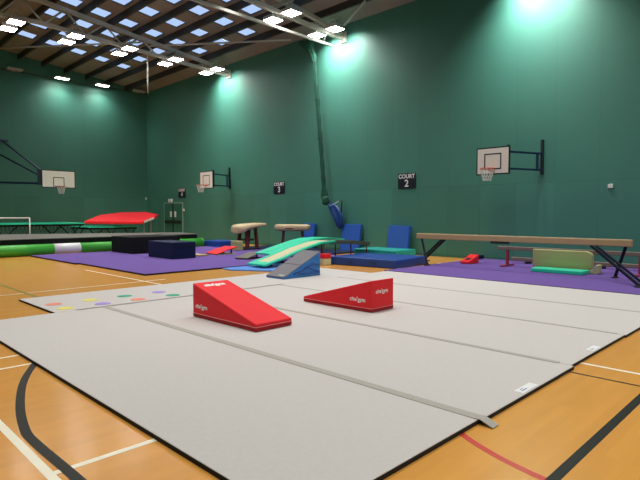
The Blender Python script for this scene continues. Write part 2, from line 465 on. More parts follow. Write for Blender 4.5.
# ------------------------------------------------------------------ carpeted mats
MT = .035
def carpet_mat(name, label, x0, y0, x1, y1, group, sticker=None, th=MT, mats=('carpet', 'foam_black')):
    t = thing(name, label, 'gym mat', (x0, y0, 0), 0, group)
    obj('foam_base', box(NB(), 0, 0, 0.0015, x1 - x0, y1 - y0, th - .006), mats[1], t)
    obj('carpet_top', box(NB(), 0.002, 0.002, th - .006, x1 - x0 - .002, y1 - y0 - .002, th), mats[0], t, bevel=.003)
    if sticker:
        sx, w = sticker
        s = obj('label_patch', box(NB(), sx - x0, .02, th, sx - x0 + w, .10, th + .0012), 'label', t); s['label'] = 'white printed patch near the mat end'
        b = NB(); box(b, sx - x0 + .04, .045, th + .0012, sx - x0 + w * .45, .056, th + .002); box(b, sx - x0 + .06, .07, th + .0012, sx - x0 + w * .36, .079, th + .002)
        obj('print', b, 'ink', s)
    return t
GX = [1.645, 3.445, 5.265, 7.055, 8.865, 10.745]
gl = ['grey carpet mat roll nearest the camera, along its front left edge', 'grey carpet mat roll under the left red wedge, second from the front',
      'middle grey carpet mat roll, under the right red wedge', 'grey carpet mat roll fourth from the front, behind the right red wedge',
      'farthest grey carpet mat roll, touching the right purple mats']
offs = [(1.77, 8.20), (1.755, 8.20), (1.785, 8.19), (1.77, 8.20), (1.76, 8.20)]
st = [None, (4.16, .30), (5.98, .26), None, None]
for i in range(5):
    carpet_mat('carpet_mat', gl[i], GX[i] + .002, offs[i][0], GX[i + 1] - .002, offs[i][1], 'grey carpet mats laid side by side', st[i])
carpet_mat('carpet_mat', 'grey carpet mat laid crosswise behind the others, dotted with coloured spots', 2.70, 8.206, 10.1, 9.98, 'grey carpet mats laid side by side')
# hook tape over the joints
def tape(label, x, y0, y1, w, hang=False):
    z = MT + .0005
    prof = [(y1, z)]
    if hang: prof += [(y0 + .16, z), (y0 + .10, z + .004), (y0 + .05, z - .012), (y0, .004)]
    else: prof += [(y0, z)]
    b = NB(); n = len(prof)
    tp = [(y, zz + .004) for y, zz in prof]
    prism_x(b, prof + tp[::-1], x - w / 2, x + w / 2)
    tag(obj('joint_tape', b, 'tape'), label, 'joint tape', 'grey tape strips over the mat joints')
tape('widest grey tape strip on nearest mat joint, its loose end over the mat edge', 3.43, 1.655, 8.19, .09, True)
tape('grey tape strip on mat joint beneath left red wedge side, ending short of mat edge', 5.27, 1.90, 8.19, .07)
tape('thin grey tape strip on third mat joint, behind right red wedge', 7.06, 1.86, 8.18, .045)
tape('farthest thin grey tape strip, on the mat joint by the purple mats', 8.87, 1.5 + .3, 8.18, .04)
o = obj('joint_tape', box(NB(), 3.0, 8.17, MT + .0055, 7.2, 8.23, MT + .0085), 'tape'); tag(o, 'grey tape strip along the crosswise joint in front of the coloured spots', 'joint tape', 'grey tape strips over the mat joints')
spots = [(2.94, 9.0, 'coral', 'coral round floor spot at left end of back row'), (2.94, 8.48, 'yellow', 'yellow round floor spot at left end of front row'),
         (3.52, 9.0, 'yellow', 'yellow round floor spot in back row beside green one'), (3.52, 8.48, 'purple', 'lilac round floor spot in front row beside yellow one'),
         (4.13, 9.0, 'green', 'green round floor spot in back row'), (4.13, 8.48, 'coral', 'coral round floor spot in front row'),
         (4.79, 9.0, 'purple', 'lilac round floor spot at right end of back row'), (4.79, 8.48, 'green', 'green round floor spot at right end of front row')]
for x, y, c, lb in spots:
    tag(obj('floor_spot', disc(NB(), x, y, MT + .0006, MT + .004, .125), 'spot_' + c), lb, 'floor spot', 'coloured spots on the grey mat')
# purple mats
PT = .045
for i, (a, b) in enumerate(((10.76, 12.45), (12.46, 14.15), (14.16, 15.90))):
    carpet_mat('purple_mat', ['purple carpet mat beside the grey mats', 'purple carpet mat under the long balance beam and teal slab', 'purple carpet mat along the right wall'][i],
               a, -.6, b, 8.30, 'purple carpet mats on the right', th=PT, mats=('purple', 'foam_black'))
carpet_mat('purple_mat', 'large purple carpet mat under the navy block', 5.98, 11.90, 13.6, 16.0, 'purple carpet mats on the left', th=PT, mats=('purple', 'foam_black'))
carpet_mat('purple_mat', 'purple carpet mat lying along the green tube under the black block', 5.86, 16.01, 13.6, 20.15, 'purple carpet mats on the left', th=PT, mats=('purple', 'foam_black'))
carpet_mat('black_mat', 'dark floor mat along the right wall under the long tan vaulting horse', 13.62, 13.2, 15.62, 18.9, None, th=PT, mats=('navy', 'foam_black'))
o = obj('blue_mat', hexa(NB(), [(8.12, 11.4, .0015), (8.72, 10.42, .0015), (10.3, 10.3, .0015), (10.3, 11.86, .0015), (8.2, 11.86, .0015)], [(8.12, 11.4, .03), (8.72, 10.42, .03), (10.3, 10.3, .03), (10.3, 11.86, .03), (8.2, 11.86, .03)]), 'blue_mat', bevel=.005)
tag(o, 'thin light blue floor mat under the low end of the green ramp', 'gym mat')

# ------------------------------------------------------------------ red wedges
ZM = MT + .0055
def wedge(label, x0, x1, yl, yh, hl, hh, near_is_high):
    t = thing('wedge_mat', label, 'wedge mat', ((x0 + x1) / 2, (yl + yh) / 2, MT + .0045), 0, 'red wedge mats')
    w = (x1 - x0) / 2; h = abs(yh - yl) / 2
    sg = -1 if near_is_high else 1   # +1: high end at +y
    obj('body', prism_x(NB(), [(-sg * h, 0), (sg * h, 0), (sg * h, hh), (-sg * h, hl)], -w, w), 'red', t, bevel=.012)
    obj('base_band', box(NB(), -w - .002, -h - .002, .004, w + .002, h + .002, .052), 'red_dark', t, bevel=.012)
    z = .055; e = .004
    obj('piping', tube(NB(), [(-w - e, -h - e, z), (w + e, -h - e, z), (w + e, h + e, z), (-w - e, h + e, z), (-w - e, -h - e, z)], .004, 6), 'red_pipe', t)
    return t, w, h
t, w, h = wedge('red foam wedge lying left, its broad sloping top towards the camera', 3.985, 4.585, 5.06, 6.50, .095, .475, False)
lettering("cite'gym", .082, 'white', t, frame_matrix((-w - .001, h - .22, .16), (0, -1, 0), (0, 0, 1)), bold=.002, spacing=1.08)
sl = math.atan2(.475 - .095, 2 * h)
lettering("cite'gym", .105, 'white', t, frame_matrix((-.02, h - .13, .475 - .13 * math.tan(sl) + .001), (1, 0, 0), (0, math.cos(sl), math.sin(sl))), bold=.006)
t, w, h = wedge('red foam wedge lying right, its tall end towards the camera', 5.98, 6.52, 6.31, 4.85, .085, .475, True)
lettering("cite'gym", .086, 'white', t, frame_matrix((-w - .001, -h + .27, .17), (0, -1, 0), (0, 0, 1)), bold=.002, spacing=1.08)
lettering("cite'gym", .082, 'white', t, frame_matrix((-.02, -h - .001, .30), (1, 0, 0), (0, 0, 1)), bold=.002, spacing=1.08)
# grey and blue folded wedge
x0, x1, y0, y1 = 7.68, 8.84, 8.74, 9.36
t = thing('folding_wedge', 'grey topped blue folding wedge standing on the crosswise grey mat', 'wedge mat', (x0, y0, MT + .001))
L_, W_ = x1 - x0, y1 - y0
def slope(x): return .03 + (0.56 - .03) * x / L_
obj('body', prism_y(NB(), [(0, 0), (L_, 0), (L_, 0.56), (0, .03)], 0, W_), 'blue_vinyl', t, bevel=.012)
mid = L_ * .46
for a, b in ((0.0, mid - .006), (mid + .006, L_)):
    obj('top_panel', prism_y(NB(), [(a, slope(a) + .002), (b, slope(b) + .002), (b, slope(b) + .02), (a, slope(a) + .02)], 0, W_), 'grey_vinyl', t, bevel=.006)
sb = NB()
for p in ([(.30, -.004, .10), (.75, -.004, .22), (1.10, -.004, .10)], [(.55, -.004, .16), (.85, -.004, .30), (1.13, -.004, .27)], [(.45, -.004, .09), (1.13, -.004, .09)]):
    for a, b in zip(p[:-1], p[1:]): tube(sb, [a, b], .013, 6)
obj('strap', sb, 'blue_dark', t)
s = obj('label_patch', box(NB(), .03, .06, slope(.03) + .0205, .08, .22, slope(.08) + .023), 'label', t); s['label'] = 'small white label'

# ------------------------------------------------------------------ landing mats and boards by the wall
t = thing('crash_mat', 'thick deep blue landing mat lying left of the balance beam', 'crash mat', (11.5, 8.46, 0), R(6.5))
obj('body', box(NB(), 0, 0, .002, 1.85, 2.28, .245), 'blue_dark', t, bevel=.03, seg=3)
for y in (.75, 1.55):
    obj('handle', tube(NB(), [(-.004, y - .09, .13), (-.022, y - .06, .115), (-.022, y + .06, .115), (-.004, y + .09, .13)], .012, 6), 'black', t)
o = obj('crash_mat', box(NB(), 13.46, 9.95, .002, 14.6, 11.7, .33), 'teal', bevel=.03, seg=3); tag(o, 'teal landing mat lying behind the deep blue one', 'crash mat')
def panel(label, y0, y1, h):
    # a folded mat leaning against the right wall
    o = obj('folded_mat', prism_y(NB(), [(15.66, .002), (15.80, .002), (15.96, h - .02), (15.84, h)], y0, y1), 'blue_panel', bevel=.012)
    tag(o, label, 'folded mat', 'blue mats leaning on the wall')
panel('blue folded mat leaning on wall behind the teal landing mat', 11.08, 12.02, 1.07)
panel('blue folded mat leaning on wall right below the hanging blue bag', 13.40, 14.38, 1.09)
panel('blue folded mat leaning on wall behind the long tan vaulting horse', 15.98, 16.66, 1.10)

# ------------------------------------------------------------------ balance beams
t = thing('balance_beam', 'long high tan balance beam on dark splayed legs', 'balance beam', (12.95, 0, PT + .001))
zb0, zb1 = .73, .89
obj('beam_body', box(NB(), -.06, 3.17, zb0, .06, 8.78, zb1 - .006), 'beam_side', t, bevel=.02, seg=3)
obj('beam_top', box(NB(), -.052, 3.182, zb1 - .008, .052, 8.768, zb1), 'leather', t, bevel=.006)
def leg_set(y0, foot, ye, pfoot):
    # a pair of parallel bars to one foot, and a prop from the beam end to another
    lg = obj('leg', tube(NB(), [(0, y0, zb0), (foot[0], foot[1], .035)], .024, square=True), 'legs_dark', t)
    obj('foot', box(NB(), foot[0] - .10, foot[1] - .16, 0, foot[0] + .10, foot[1] + .07, .03), 'black', lg, bevel=.008)
    s_ = 1 if foot[1] > y0 else -1
    obj('brace', tube(NB(), [(foot[0] * .12, y0 + s_ * .16, zb0), (foot[0], foot[1] + s_ * .12, .035)], .020, square=True), 'legs_dark', t)
    pl = obj('leg', tube(NB(), [(0, ye, zb0), (pfoot[0], pfoot[1], .03)], .024, square=True), 'legs_dark', t)
    obj('foot', box(NB(), pfoot[0] - .10, pfoot[1] - .05, 0, pfoot[0] + .10, pfoot[1] + .05, .03), 'black', pl, bevel=.008)
leg_set(4.02, (-1.15, 2.75), 3.30, (.20, 3.55))
leg_set(7.86, (.85, 9.1), 8.62, (-.35, 8.2))
obj('joint_plate', box(NB(), -.07, 6.0, zb0 - .05, .07, 6.45, zb0 + .01), 'black', t)
# lower beam
t = thing('balance_beam', 'low grey brown balance beam on red legs behind the high one', 'balance beam', (14.0, 0, PT + .001))
obj('beam_body', box(NB(), -.05, 2.5, .45, .05, 6.78, .555), 'beam_grey', t, bevel=.015)
for y in (6.5, 3.25):
    lg = obj('leg', box(NB(), -.03, y - .035, .05, .03, y + .035, .45), 'legs_red', t)
    obj('foot', box(NB(), -.36, y - .035, 0, .36, y + .035, .05), 'legs_red', lg, bevel=.01)
t = thing('floor_beam', 'very low brown beam on the floor by the right wall', 'balance beam', (15.15, 0, PT + .001))
obj('beam_body', box(NB(), -.06, 2.0, .06, .06, 6.9, .17), 'beam_grey', t, bevel=.015)
for y in (6.4, 4.4, 2.6): obj('foot', box(NB(), -.14, y - .05, 0, .14, y + .05, .06), 'black', t)

# ------------------------------------------------------------------ khaki mat, teal slab, small things on the purple
o = obj('slab_mat', box(NB(), 13.08, 4.22, PT + .001, 13.56, 5.46, PT + .10), 'jade', bevel=.02, seg=2); tag(o, 'thin jade green slab mat in front of the khaki folded mat', 'slab mat')
t = thing('folded_mat', 'khaki yellow folded mat standing on edge under the high beam', 'folded mat', (13.62, 4.17, PT + .001))
cs = [(0.0, .07), (1.45, .07), (1.45, .49), (1.45, .53), (.16, .53), (.05, .50), (0.02, .42), (0.02, .16)]
obj('upright_section', prism_x(NB(), [(.02, .14), (.05, .10), (.10, .085), (1.47, .085), (1.47, .54), (.16, .54), (.06, .50), (.02, .44)], .0, .15), 'khaki', t, bevel=.02)
obj('flat_section', prism_x(NB(), [(-.12, .0), (1.42, .0), (1.42, .082), (.02, .082), (-.02, .10), (-.06, .22), (-.14, .22), (-.14, .02)], -.02, .22), 'pale_khaki', t, bevel=.012)
t = thing('red_wedge_block', 'small red sloping block on purple mat behind the high beam', 'foam block', (14.05, 7.66, PT + .001), R(-4))
obj('body', prism_y(NB(), [(-.30, 0), (.22, 0), (.22, .26), (-.30, .07)], -.15, .15), 'red', t, bevel=.02)
obj('slot', prism_y(NB(), [(-.18, .115), (-.06, .159), (-.06, .163), (-.18, .119)], -.08, .08), 'black', t)
o = obj('mat_roll', tube(NB(), [(14.9, 8.25, PT + .07), (15.75, 8.15, PT + .07)], .065, 12), 'navy'); tag(o, 'dark blue rolled strip at the far edge of the right purple mats', 'mat roll')
o = obj('paper_scrap', box(NB(), 13.62, 8.40, .0015, 13.80, 8.52, .012), 'white'); tag(o, 'small white scrap on the floor beside the purple mat edge', 'scrap')

# ------------------------------------------------------------------ mini trampolines (green ramps)
def sheet(bm, prof, y0, y1, th, mi=0):
    """follows (x,z) points, with thickness below"""
    prism_y(bm, [(x, z) for x, z in prof] + [(x, z - th) for x, z in prof[::-1]], y0, y1, mi); return bm
def mini_tramp(label, prof, y0, y1, legs, padw, endpad=None):
    t = thing('mini_trampoline', label, 'mini trampoline', (prof[0][0], (y0 + y1) / 2, 0))
    ox, oy = prof[0][0], (y0 + y1) / 2
    P_ = [(x - ox, z) for x, z in prof]; a, b = y0 - oy, y1 - oy
    obj('bed', sheet(NB(), [(x, z - .012) for x, z in P_], a + padw * .9, b - padw * .9, .02), 'cream', t)
    obj('side_pad', sheet(NB(), P_, a, a + padw, .055), 'jade', t, bevel=.01)
    obj('side_pad', sheet(NB(), P_, b - padw, b, .055), 'jade', t, bevel=.01)
    d = .22; f = (P_[1][1] - P_[0][1]) / (P_[1][0] - P_[0][0])
    obj('end_pad', sheet(NB(), [(P_[0][0] - .02, P_[0][1] + .004), (P_[0][0] + d, P_[0][1] + f * d + .008)], a + padw, b - padw, .05), 'jade', t, bevel=.01)
    if not endpad:
        obj('spring_box', box(NB(), .55, a + .01, .34, 1.15, a + .12, .43), 'legs_red', t, bevel=.01)
    if endpad:
        E_ = [(x - ox, z) for x, z in endpad]
        obj('rear_bed', sheet(NB(), E_, a, b, .11), 'olive', t, bevel=.01)
    for (x, ztop, lean) in legs:
        for y in (a + .05, b - .05):
            obj('leg', tube(NB(), [(x - ox, y, ztop - .05), (x - ox + lean, y, .043 if x < 10 else .006 if y0 < 11.8 or x > 12.9 else PT + .014)], .022, 8), 'legs_maroon', t)
    return t
profA = [(8.92, .13), (9.6, .285), (10.4, .51), (11.15, .665), (11.75, .69)]
mini_tramp('near green and cream double mini trampoline ramp beside the folding wedge', profA, 10.92, 11.70, [(9.2, .17, .02), (10.5, .50, .1), (11.25, .64, -.1), (13.25, .545, .0)], .15,
           endpad=[(11.7, .70), (12.6, .66), (13.38, .585)])
profB = [(9.88, .33), (10.6, .50), (11.3, .655), (11.75, .72), (12.4, .73), (13.1, .68)]
mini_tramp('farther green mini trampoline ramp with a broad pad behind the near one', profB, 11.80, 12.55, [(10.3, .42, .05), (11.3, .63, .1), (12.7, .69, 0)], .372)
# springboards
def springboard(name, label, loc, rotz, l, w, h, top, base, group=None):
    t = thing(name, label, 'springboard', loc, rotz, group)
    obj('top_board', prism_y(NB(), [(0, .03), (l * .5, h * .62), (l, h), (l, h + .03), (l * .5, h * .62 + .035), (0, .055)], -w / 2, w / 2), top, t, bevel=.008)
    obj('base_board', box(NB(), .02, -w / 2 + .03, 0, l, w / 2 - .03, .028), base, t)
    for y in (-w / 2 + .12, w / 2 - .12):
        obj('spring', tube(NB(), [(l * .8, y, .028), (l * .8, y, h * .86)], .035, 10), 'legs_maroon', t)
    return t
springboard('springboard', 'grey springboard on purple mat at the foot of the green ramps', (10.05, 13.5, PT + .001), .35, .90, .52, .16, 'track', 'black')
springboard('springboard', 'red topped springboard on purple mat beside the tan vault', (10.5, 15.85, PT + .001), 0, .85, .75, .24, 'red', 'cream')
o = obj('wood_strip', box(NB(), 9.75, 15.5, PT + .001, 10.15, 16.5, PT + .05), 'beam_side', bevel=.006); tag(o, 'thin tan wooden strip on the purple mat behind navy block', 'wood strip')
# small bundle of boxes by the deep blue mat
for dz, m, lb in ((0, 'cream', 'cream box on floor by the left end of deep blue mat'), (.20, 'red', 'orange red pad on top of the cream box by deep blue mat')):
    o = obj('foam_block', box(NB(), 10.86, 10.58, .002 + dz, 11.16, 10.84, .19 + dz - (.06 if dz else 0)), m, bevel=.015); tag(o, lb, 'foam block')

# ------------------------------------------------------------------ vaults
def superellipse_loft(bm, secs, n=20):
    """secs: list of (x, half width, z bottom, z top)"""
    rings = []
    for x, w, z0, z1 in secs:
        r = []
        for k in range(n):
            t = 2 * math.pi * k / n; c, s = math.cos(t), math.sin(t)
            y = w * math.copysign(abs(c) ** .55, c); z = (z0 + z1) / 2 + (z1 - z0) / 2 * math.copysign(abs(s) ** .55, s)
            r.append(bm.verts.new((x, y, z)))
        rings.append(r)
    for i in range(len(rings) - 1):
        for k in range(n):
            bm.faces.new((rings[i][k], rings[i][(k + 1) % n], rings[i + 1][(k + 1) % n], rings[i + 1][k])).smooth = True
    bm.faces.new(rings[0][::-1]); bm.faces.new(rings[-1]); bmesh.ops.recalc_face_normals(bm, faces=bm.faces[:])
    return bm
t = thing('vault_table', 'tan tongue nosed vaulting table on a dark pedestal', 'vault table', (13.08, 17.33, PT - .02 + .021))
obj('vault_top', superellipse_loft(NB(), [(-.46, .18, .70, .90), (-.44, .32, .66, .96), (-.34, .43, .67, 1.02), (-.1, .46, .77, 1.05), (.3, .46, .87, 1.07), (.72, .45, .93, 1.085), (.84, .42, .96, 1.08), (.86, .36, .98, 1.06)]), 'leather', t)
for xx, yy in ((-.10, -.26), (-.10, .26), (.34, -.26), (.34, .26)):
    obj('leg', tube(NB(), [(xx * 1.2, yy * 1.25, .05), (xx + .06, yy * .8, .80 + .12 * (xx > 0))], .055, square=True), 'legs_maroon', t)
obj('cross_brace', box(NB(), -.06, -.20, .36, .34, .20, .44), 'legs_maroon', t, bevel=.01)
obj('base_frame', box(NB(), -.22, -.44, 0, .46, .44, .06), 'black', t, bevel=.015)
tf = thing('vault_horse', 'long tan vaulting horse on dark red legs before leaning blue mat', 'vault horse', (14.42, 15.86, PT + .001), R(-62))
obj('horse_body', superellipse_loft(NB(), [(-.74, .10, .84, .98), (-.72, .17, .79, 1.01), (-.62, .19, .765, 1.03), (0, .19, .755, 1.035), (.62, .19, .775, 1.03), (.71, .17, .80, 1.01), (.73, .10, .85, .97)]), 'leather', tf)
for x, s in ((-.38, -1), (.42, 1)):
    lg = obj('leg', tube(NB(), [(x, 0, .765), (x + s * .08, 0, .05)], .045, square=True), 'legs_maroon', tf)
    obj('foot', box(NB(), x + s * .08 - .05, -.32, 0, x + s * .08 + .05, .32, .05), 'legs_maroon', lg)
lb = NB(); box(lb, -.24, -.1925, .845, .08, -.19, .885); obj('maker_print', lb, 'legs_maroon', tf)
o = obj('foam_block', box(NB(), 12.34, 16.86, PT + .001, 12.66, 17.26, .43), 'khaki', bevel=.02); tag(o, 'tan box section standing by the front of the tan vaulting table', 'foam block')
o = obj('slab_mat', box(NB(), 13.15, 19.2, .002, 14.25, 20.6, .30), 'blue_dark', bevel=.03); tag(o, 'dark blue landing mat beyond the right end of the green tube', 'crash mat')

# ------------------------------------------------------------------ blocks, tube, track on the left
t = thing('foam_block', 'navy blue foam block standing on the left purple mat', 'foam block', (8.52, 15.08, PT + .001))
obj('body', box(NB(), 0, 0, 0, .86, 1.62, .545), 'navy', t, bevel=.02)
obj('zip_seam', tube(NB(), [(-.003, -.003, .40), (.863, -.003, .40)], .004, 6), 'black_vinyl', t)
o = obj('foam_block', box(NB(), 8.62, 18.15, PT + .001, 10.6, 19.85, .66), 'black_vinyl', bevel=.025); tag(o, 'long black foam block between navy block and green tube', 'foam block')
t = thing('foam_tube', 'long bright green tube with one white band along left purple mat', 'foam tube', (0, 20.42, .001))
def cyl(x0, x1, r, z): return tube(NB(), [(x0, 0, z), (x1, 0, z)], r, 28)
obj('green_section', cyl(3.2, 6.70, .205, .205), 'green_tube', t)
obj('white_band', cyl(6.70, 7.64, .2055, .205), 'label', t)
obj('green_section', cyl(7.64, 12.95, .205, .205), 'green_tube', t)
obj('end_cap', cyl(12.95, 13.02, .215, .217), 'green_tube', t)
t = thing('tumble_track', 'long grey topped black tumbling track behind the green tube', 'tumbling track', (0, 0, 0))
obj('side_wall', hexa(NB(), [(3.0, 20.75, .001), (13.0, 20.75, .001), (13.0, 22.2, .001), (3.0, 22.2, .001)], [(3.0, 20.75, .57), (13.0, 20.75, .57), (13.0, 22.2, .57), (3.0, 22.2, .70)]), 'black_vinyl', t, bevel=.03)
obj('top_cover', hexa(NB(), [(2.98, 20.73, .572), (13.02, 20.73, .572), (13.02, 22.22, .572), (2.98, 22.22, .705)], [(2.98, 20.73, .60), (13.02, 20.73, .60), (13.02, 22.22, .63), (2.98, 22.22, .775)]), 'track', t, bevel=.01)
# trampolines behind the track
def trampoline(label, x0, x1, y0, y1, z):
    t = thing('trampoline', label, 'trampoline', ((x0 + x1) / 2, (y0 + y1) / 2, .001), 0, 'large trampolines by the end wall')
    w, l = (x1 - x0) / 2, (y1 - y0) / 2; pw = .38
    b = NB(); box(b, -w, -l, z - .05, w, -l + pw, z); box(b, -w, l - pw, z - .05, w, l, z); box(b, -w, -l + pw, z - .05, -w + pw, l - pw, z); box(b, w - pw, -l + pw, z - .05, w, l - pw, z)
    obj('frame_pads', b, 'jade', t)
    obj('bed', box(NB(), -w + pw, -l + pw, z - .04, w - pw, l - pw, z - .03), 'springmesh', t)
    obj('frame_rail', tube(NB(), [(-w + .06, -l + .06, z - .10), (w - .06, -l + .06, z - .10), (w - .06, l - .06, z - .10), (-w + .06, l - .06, z - .10), (-w + .06, -l + .06, z - .10)], .035, 8), 'legs_dark', t)
    for sy in (-1, 1):
        for a, b_ in ((-.92, -.45), (-.45, -.92), (.92, .45), (.45, .92)):
            obj('leg', tube(NB(), [(a * w, sy * (l - .1), z - .12), (b_ * w, sy * (l - .1), .03)], .03, 8), 'legs_dark', t)
    nb = NB()
    for k in range(22):
        xx = -w + .3 + (2 * w - .6) * k / 22
        tube(nb, [(xx, -l + .2, z - .1), (xx + .12, -l + .28, z - .42), (xx + .22, -l + .2, z - .1)], .012, 5)
    obj('spring_cords', nb, 'springmesh', t)
    return t
trampoline('green padded trampoline with dark folding legs behind the tumbling track', 5.6, 9.4, 24.4, 27.0, 1.10)
trampoline('green padded trampoline partly under the raised red deck', 9.75, 12.2, 24.9, 27.3, .90)
# sloping red deck
t = thing('end_deck', 'raised sloping red safety deck with a white panel at its end', 'trampoline end deck', (0, 0, .001))
top = [(9.62, 25.1, 1.17), (12.25, 24.6, 1.13), (13.6, 25.8, 1.38), (14.15, 26.5, 1.50), (13.88, 27.5, 1.62), (12.45, 27.5, 1.59), (10.96, 26.5, 1.47)]
obj('deck_pad', hexa(NB(), [(x, y, z - .14) for x, y, z in top], top), 'red', t, bevel=.03)
d = (Vector(top[2]) - Vector(top[1])).normalized(); nrm = Vector((d.y, -d.x, 0)).normalized()
p0 = Vector(top[1]) + d * .25 + nrm * .004; p1 = Vector(top[1]) + d * 1.6 + nrm * .004
hb = NB(); hexa(hb, [p0 - Vector((0, 0, .12)), p0 - Vector((0, 0, .12)) + nrm * .012, p1 - Vector((0, 0, .12)) + nrm * .012, p1 - Vector((0, 0, .12))],
                [p0 - Vector((0, 0, .01)), p0 - Vector((0, 0, .01)) + nrm * .012, p1 - Vector((0, 0, .01)) + nrm * .012, p1 - Vector((0, 0, .01))])
s = obj('end_panel', hb, 'white', t); s['label'] = 'white panel on the red deck edge'
for x, y, z in ((12.7, 25.3, 1.07), (13.6, 26.3, 1.25)):
    obj('leg', tube(NB(), [(x, y, z), (x, y, 0)], .022, 8), 'steel', t)
# white tubular frame
t = thing('tubular_frame', 'thin white tubular frame standing behind the track at far left', 'tubular frame', (4.6, 22.9, .001))
obj('top_bar', tube(NB(), [(-.6, 0, 1.34), (2.06, 0, 1.34)], .022, 8), 'white', t)
for x in (-.6, 2.06):
    lg = obj('leg', tube(NB(), [(x, 0, 1.34), (x, 0, .03)], .022, 8), 'white', t)
    obj('foot', tube(NB(), [(x, -.3, .022), (x, .3, .022)], .02, 8), 'white', lg)

# ------------------------------------------------------------------ basketball goals
def goal(name, label, loc, rotz, reach, w, zb, zt, post_y, boardmat, steel, sq=(.24, .27, .48, .20)):
    """wall lies at local x = 0; the board faces -x; y runs along the wall"""
    t = thing('basketball_goal', label, 'basketball goal', loc, rotz)
    h = zt - zb; x = -reach
    bd = obj('backboard', box(NB(), x, -w / 2, zb, x + .035, w / 2, zt), 'black', t)
    fr = .065
    f2 = obj('board_face', box(NB(), x - .006, -w / 2 + fr * .6, zb + fr * .6, x, w / 2 - fr * .6, zt - fr * .6), boardmat, t)
    b = NB(); iw, ih = w * sq[0], h * sq[1]; cz = zb + h * sq[2]; e = .018; X0, X1 = x - .010, x - .006
    box(b, X0, -iw, cz + ih - e, X1, iw, cz + ih + e); box(b, X0, -iw, cz - ih - e, X1, iw, cz - ih + e)
    box(b, X0, -iw - e, cz - ih - e, X1, -iw + e, cz + ih + e); box(b, X0, iw - e, cz - ih - e, X1, iw + e, cz + ih + e)
    obj('target_square', b, 'black', f2)
    rz = zb + h * sq[3]; rr = .20
    ring = [(x - .13 - rr + rr * math.cos(2 * math.pi * k / 20), rr * math.sin(2 * math.pi * k / 20), rz) for k in range(21)]
    b = NB(); tube(b, ring, .014, 6, cap=False); box(b, x - .15, -.07, rz - .05, x - .006, .07, rz + .02)
    rim = obj('rim', b, 'rim', t)
    nb = NB(); n = 12
    for k in range(n):
        a = 2 * math.pi * k / n
        for dv in (1, -1):
            pts = []
            for s in range(5):
                q = 1 - .11 * s; aa = a + dv * s * math.pi / n
                pts.append((x - .13 - rr + rr * q * math.cos(aa), rr * q * math.sin(aa), rz - .09 * s))
            tube(nb, pts, .008, 4, cap=False)
    obj('net', nb, 'net', rim)
    return t, x
for nm, lb, yc, w, zb, zt, py in (('a', 'wall mounted basketball goal with blue bracket, nearest on the right wall', 7.28, 1.04, 2.66, 3.47, -.90),
                              ('b', 'small basketball goal on right wall towards the far corner', 22.43, 1.16, 2.76, 3.63, -.02)):
    t, x = goal(nm, lb, (XW, yc, 0), 0, 1.4, w, zb, zt, py, 'board', 'goal_blue')
    if nm == 'b': py = -.05
    arm_y0 = -w / 2 + .10
    for z in (zb + .16, zt - .16):
        obj('bracket_arm', tube(NB(), [(x + .06, arm_y0, z), (-.05, py, z)], .028, square=True), 'goal_blue', t)
        obj('back_bar', tube(NB(), [(x + .06, -w / 2 + .06, z), (x + .06, w / 2 - .06, z)], .025, square=True), 'goal_blue', t)
    obj('wall_mount', tube(NB(), [(-.04, py, zb + .03), (-.04, py, zt + .26)], .038, square=True), 'goal_dark', t)
    k = .86
    obj('hinge_post', tube(NB(), [((x + .06) * (1 - k) - .05 * k, arm_y0 + (py - arm_y0) * k, zb + .14), ((x + .06) * (1 - k) - .05 * k, arm_y0 + (py - arm_y0) * k, zt - .14)], .03, square=True), 'goal_blue', t)
    obj('hinge_post', tube(NB(), [(x + .10, arm_y0, zb + .08), (x + .10, arm_y0, zt + .04)], .032, square=True), 'goal_dark', t)
t, x = goal('c', 'long armed basketball goal on the dark end wall', (9.64, YE, 0), R(90), 3.0, 1.62, 2.83, 3.72, 0, 'board_dull', 'goal_dark', (.155, .25, .34, .06))
# local y -> world -x
def bar(n, a, b, r): obj(n, tube(NB(), [a, b], r, square=True), 'goal_blue', t)
obj('back_frame', box(NB(), x + .06, .55, 2.95, x + .16, .95, 3.72), 'goal_dark', t)
obj('back_bar', box(NB(), x + .036, -.7, 3.15, x + .07, .9, 3.25), 'goal_dark', t)
bar('upper_arm', (x + .12, .80, 3.68), (-.06, 1.75, 5.33), .035)
bar('middle_arm', (x + .12, .85, 3.42), (-.06, 2.15, 4.75), .035)
bar('lower_arm', (x + .12, .85, 3.03), (-.06, 2.6, 3.14), .05)
bar('wall_rail', (-.06, 1.5, 5.34), (-.06, 4.4, 5.34), .05)
bar('wall_rail', (-.06, 1.9, 3.14), (-.06, 4.4, 3.14), .04)
bar('wall_mount', (-.06, 2.3, 2.9), (-.06, 2.3, 5.34), .04)

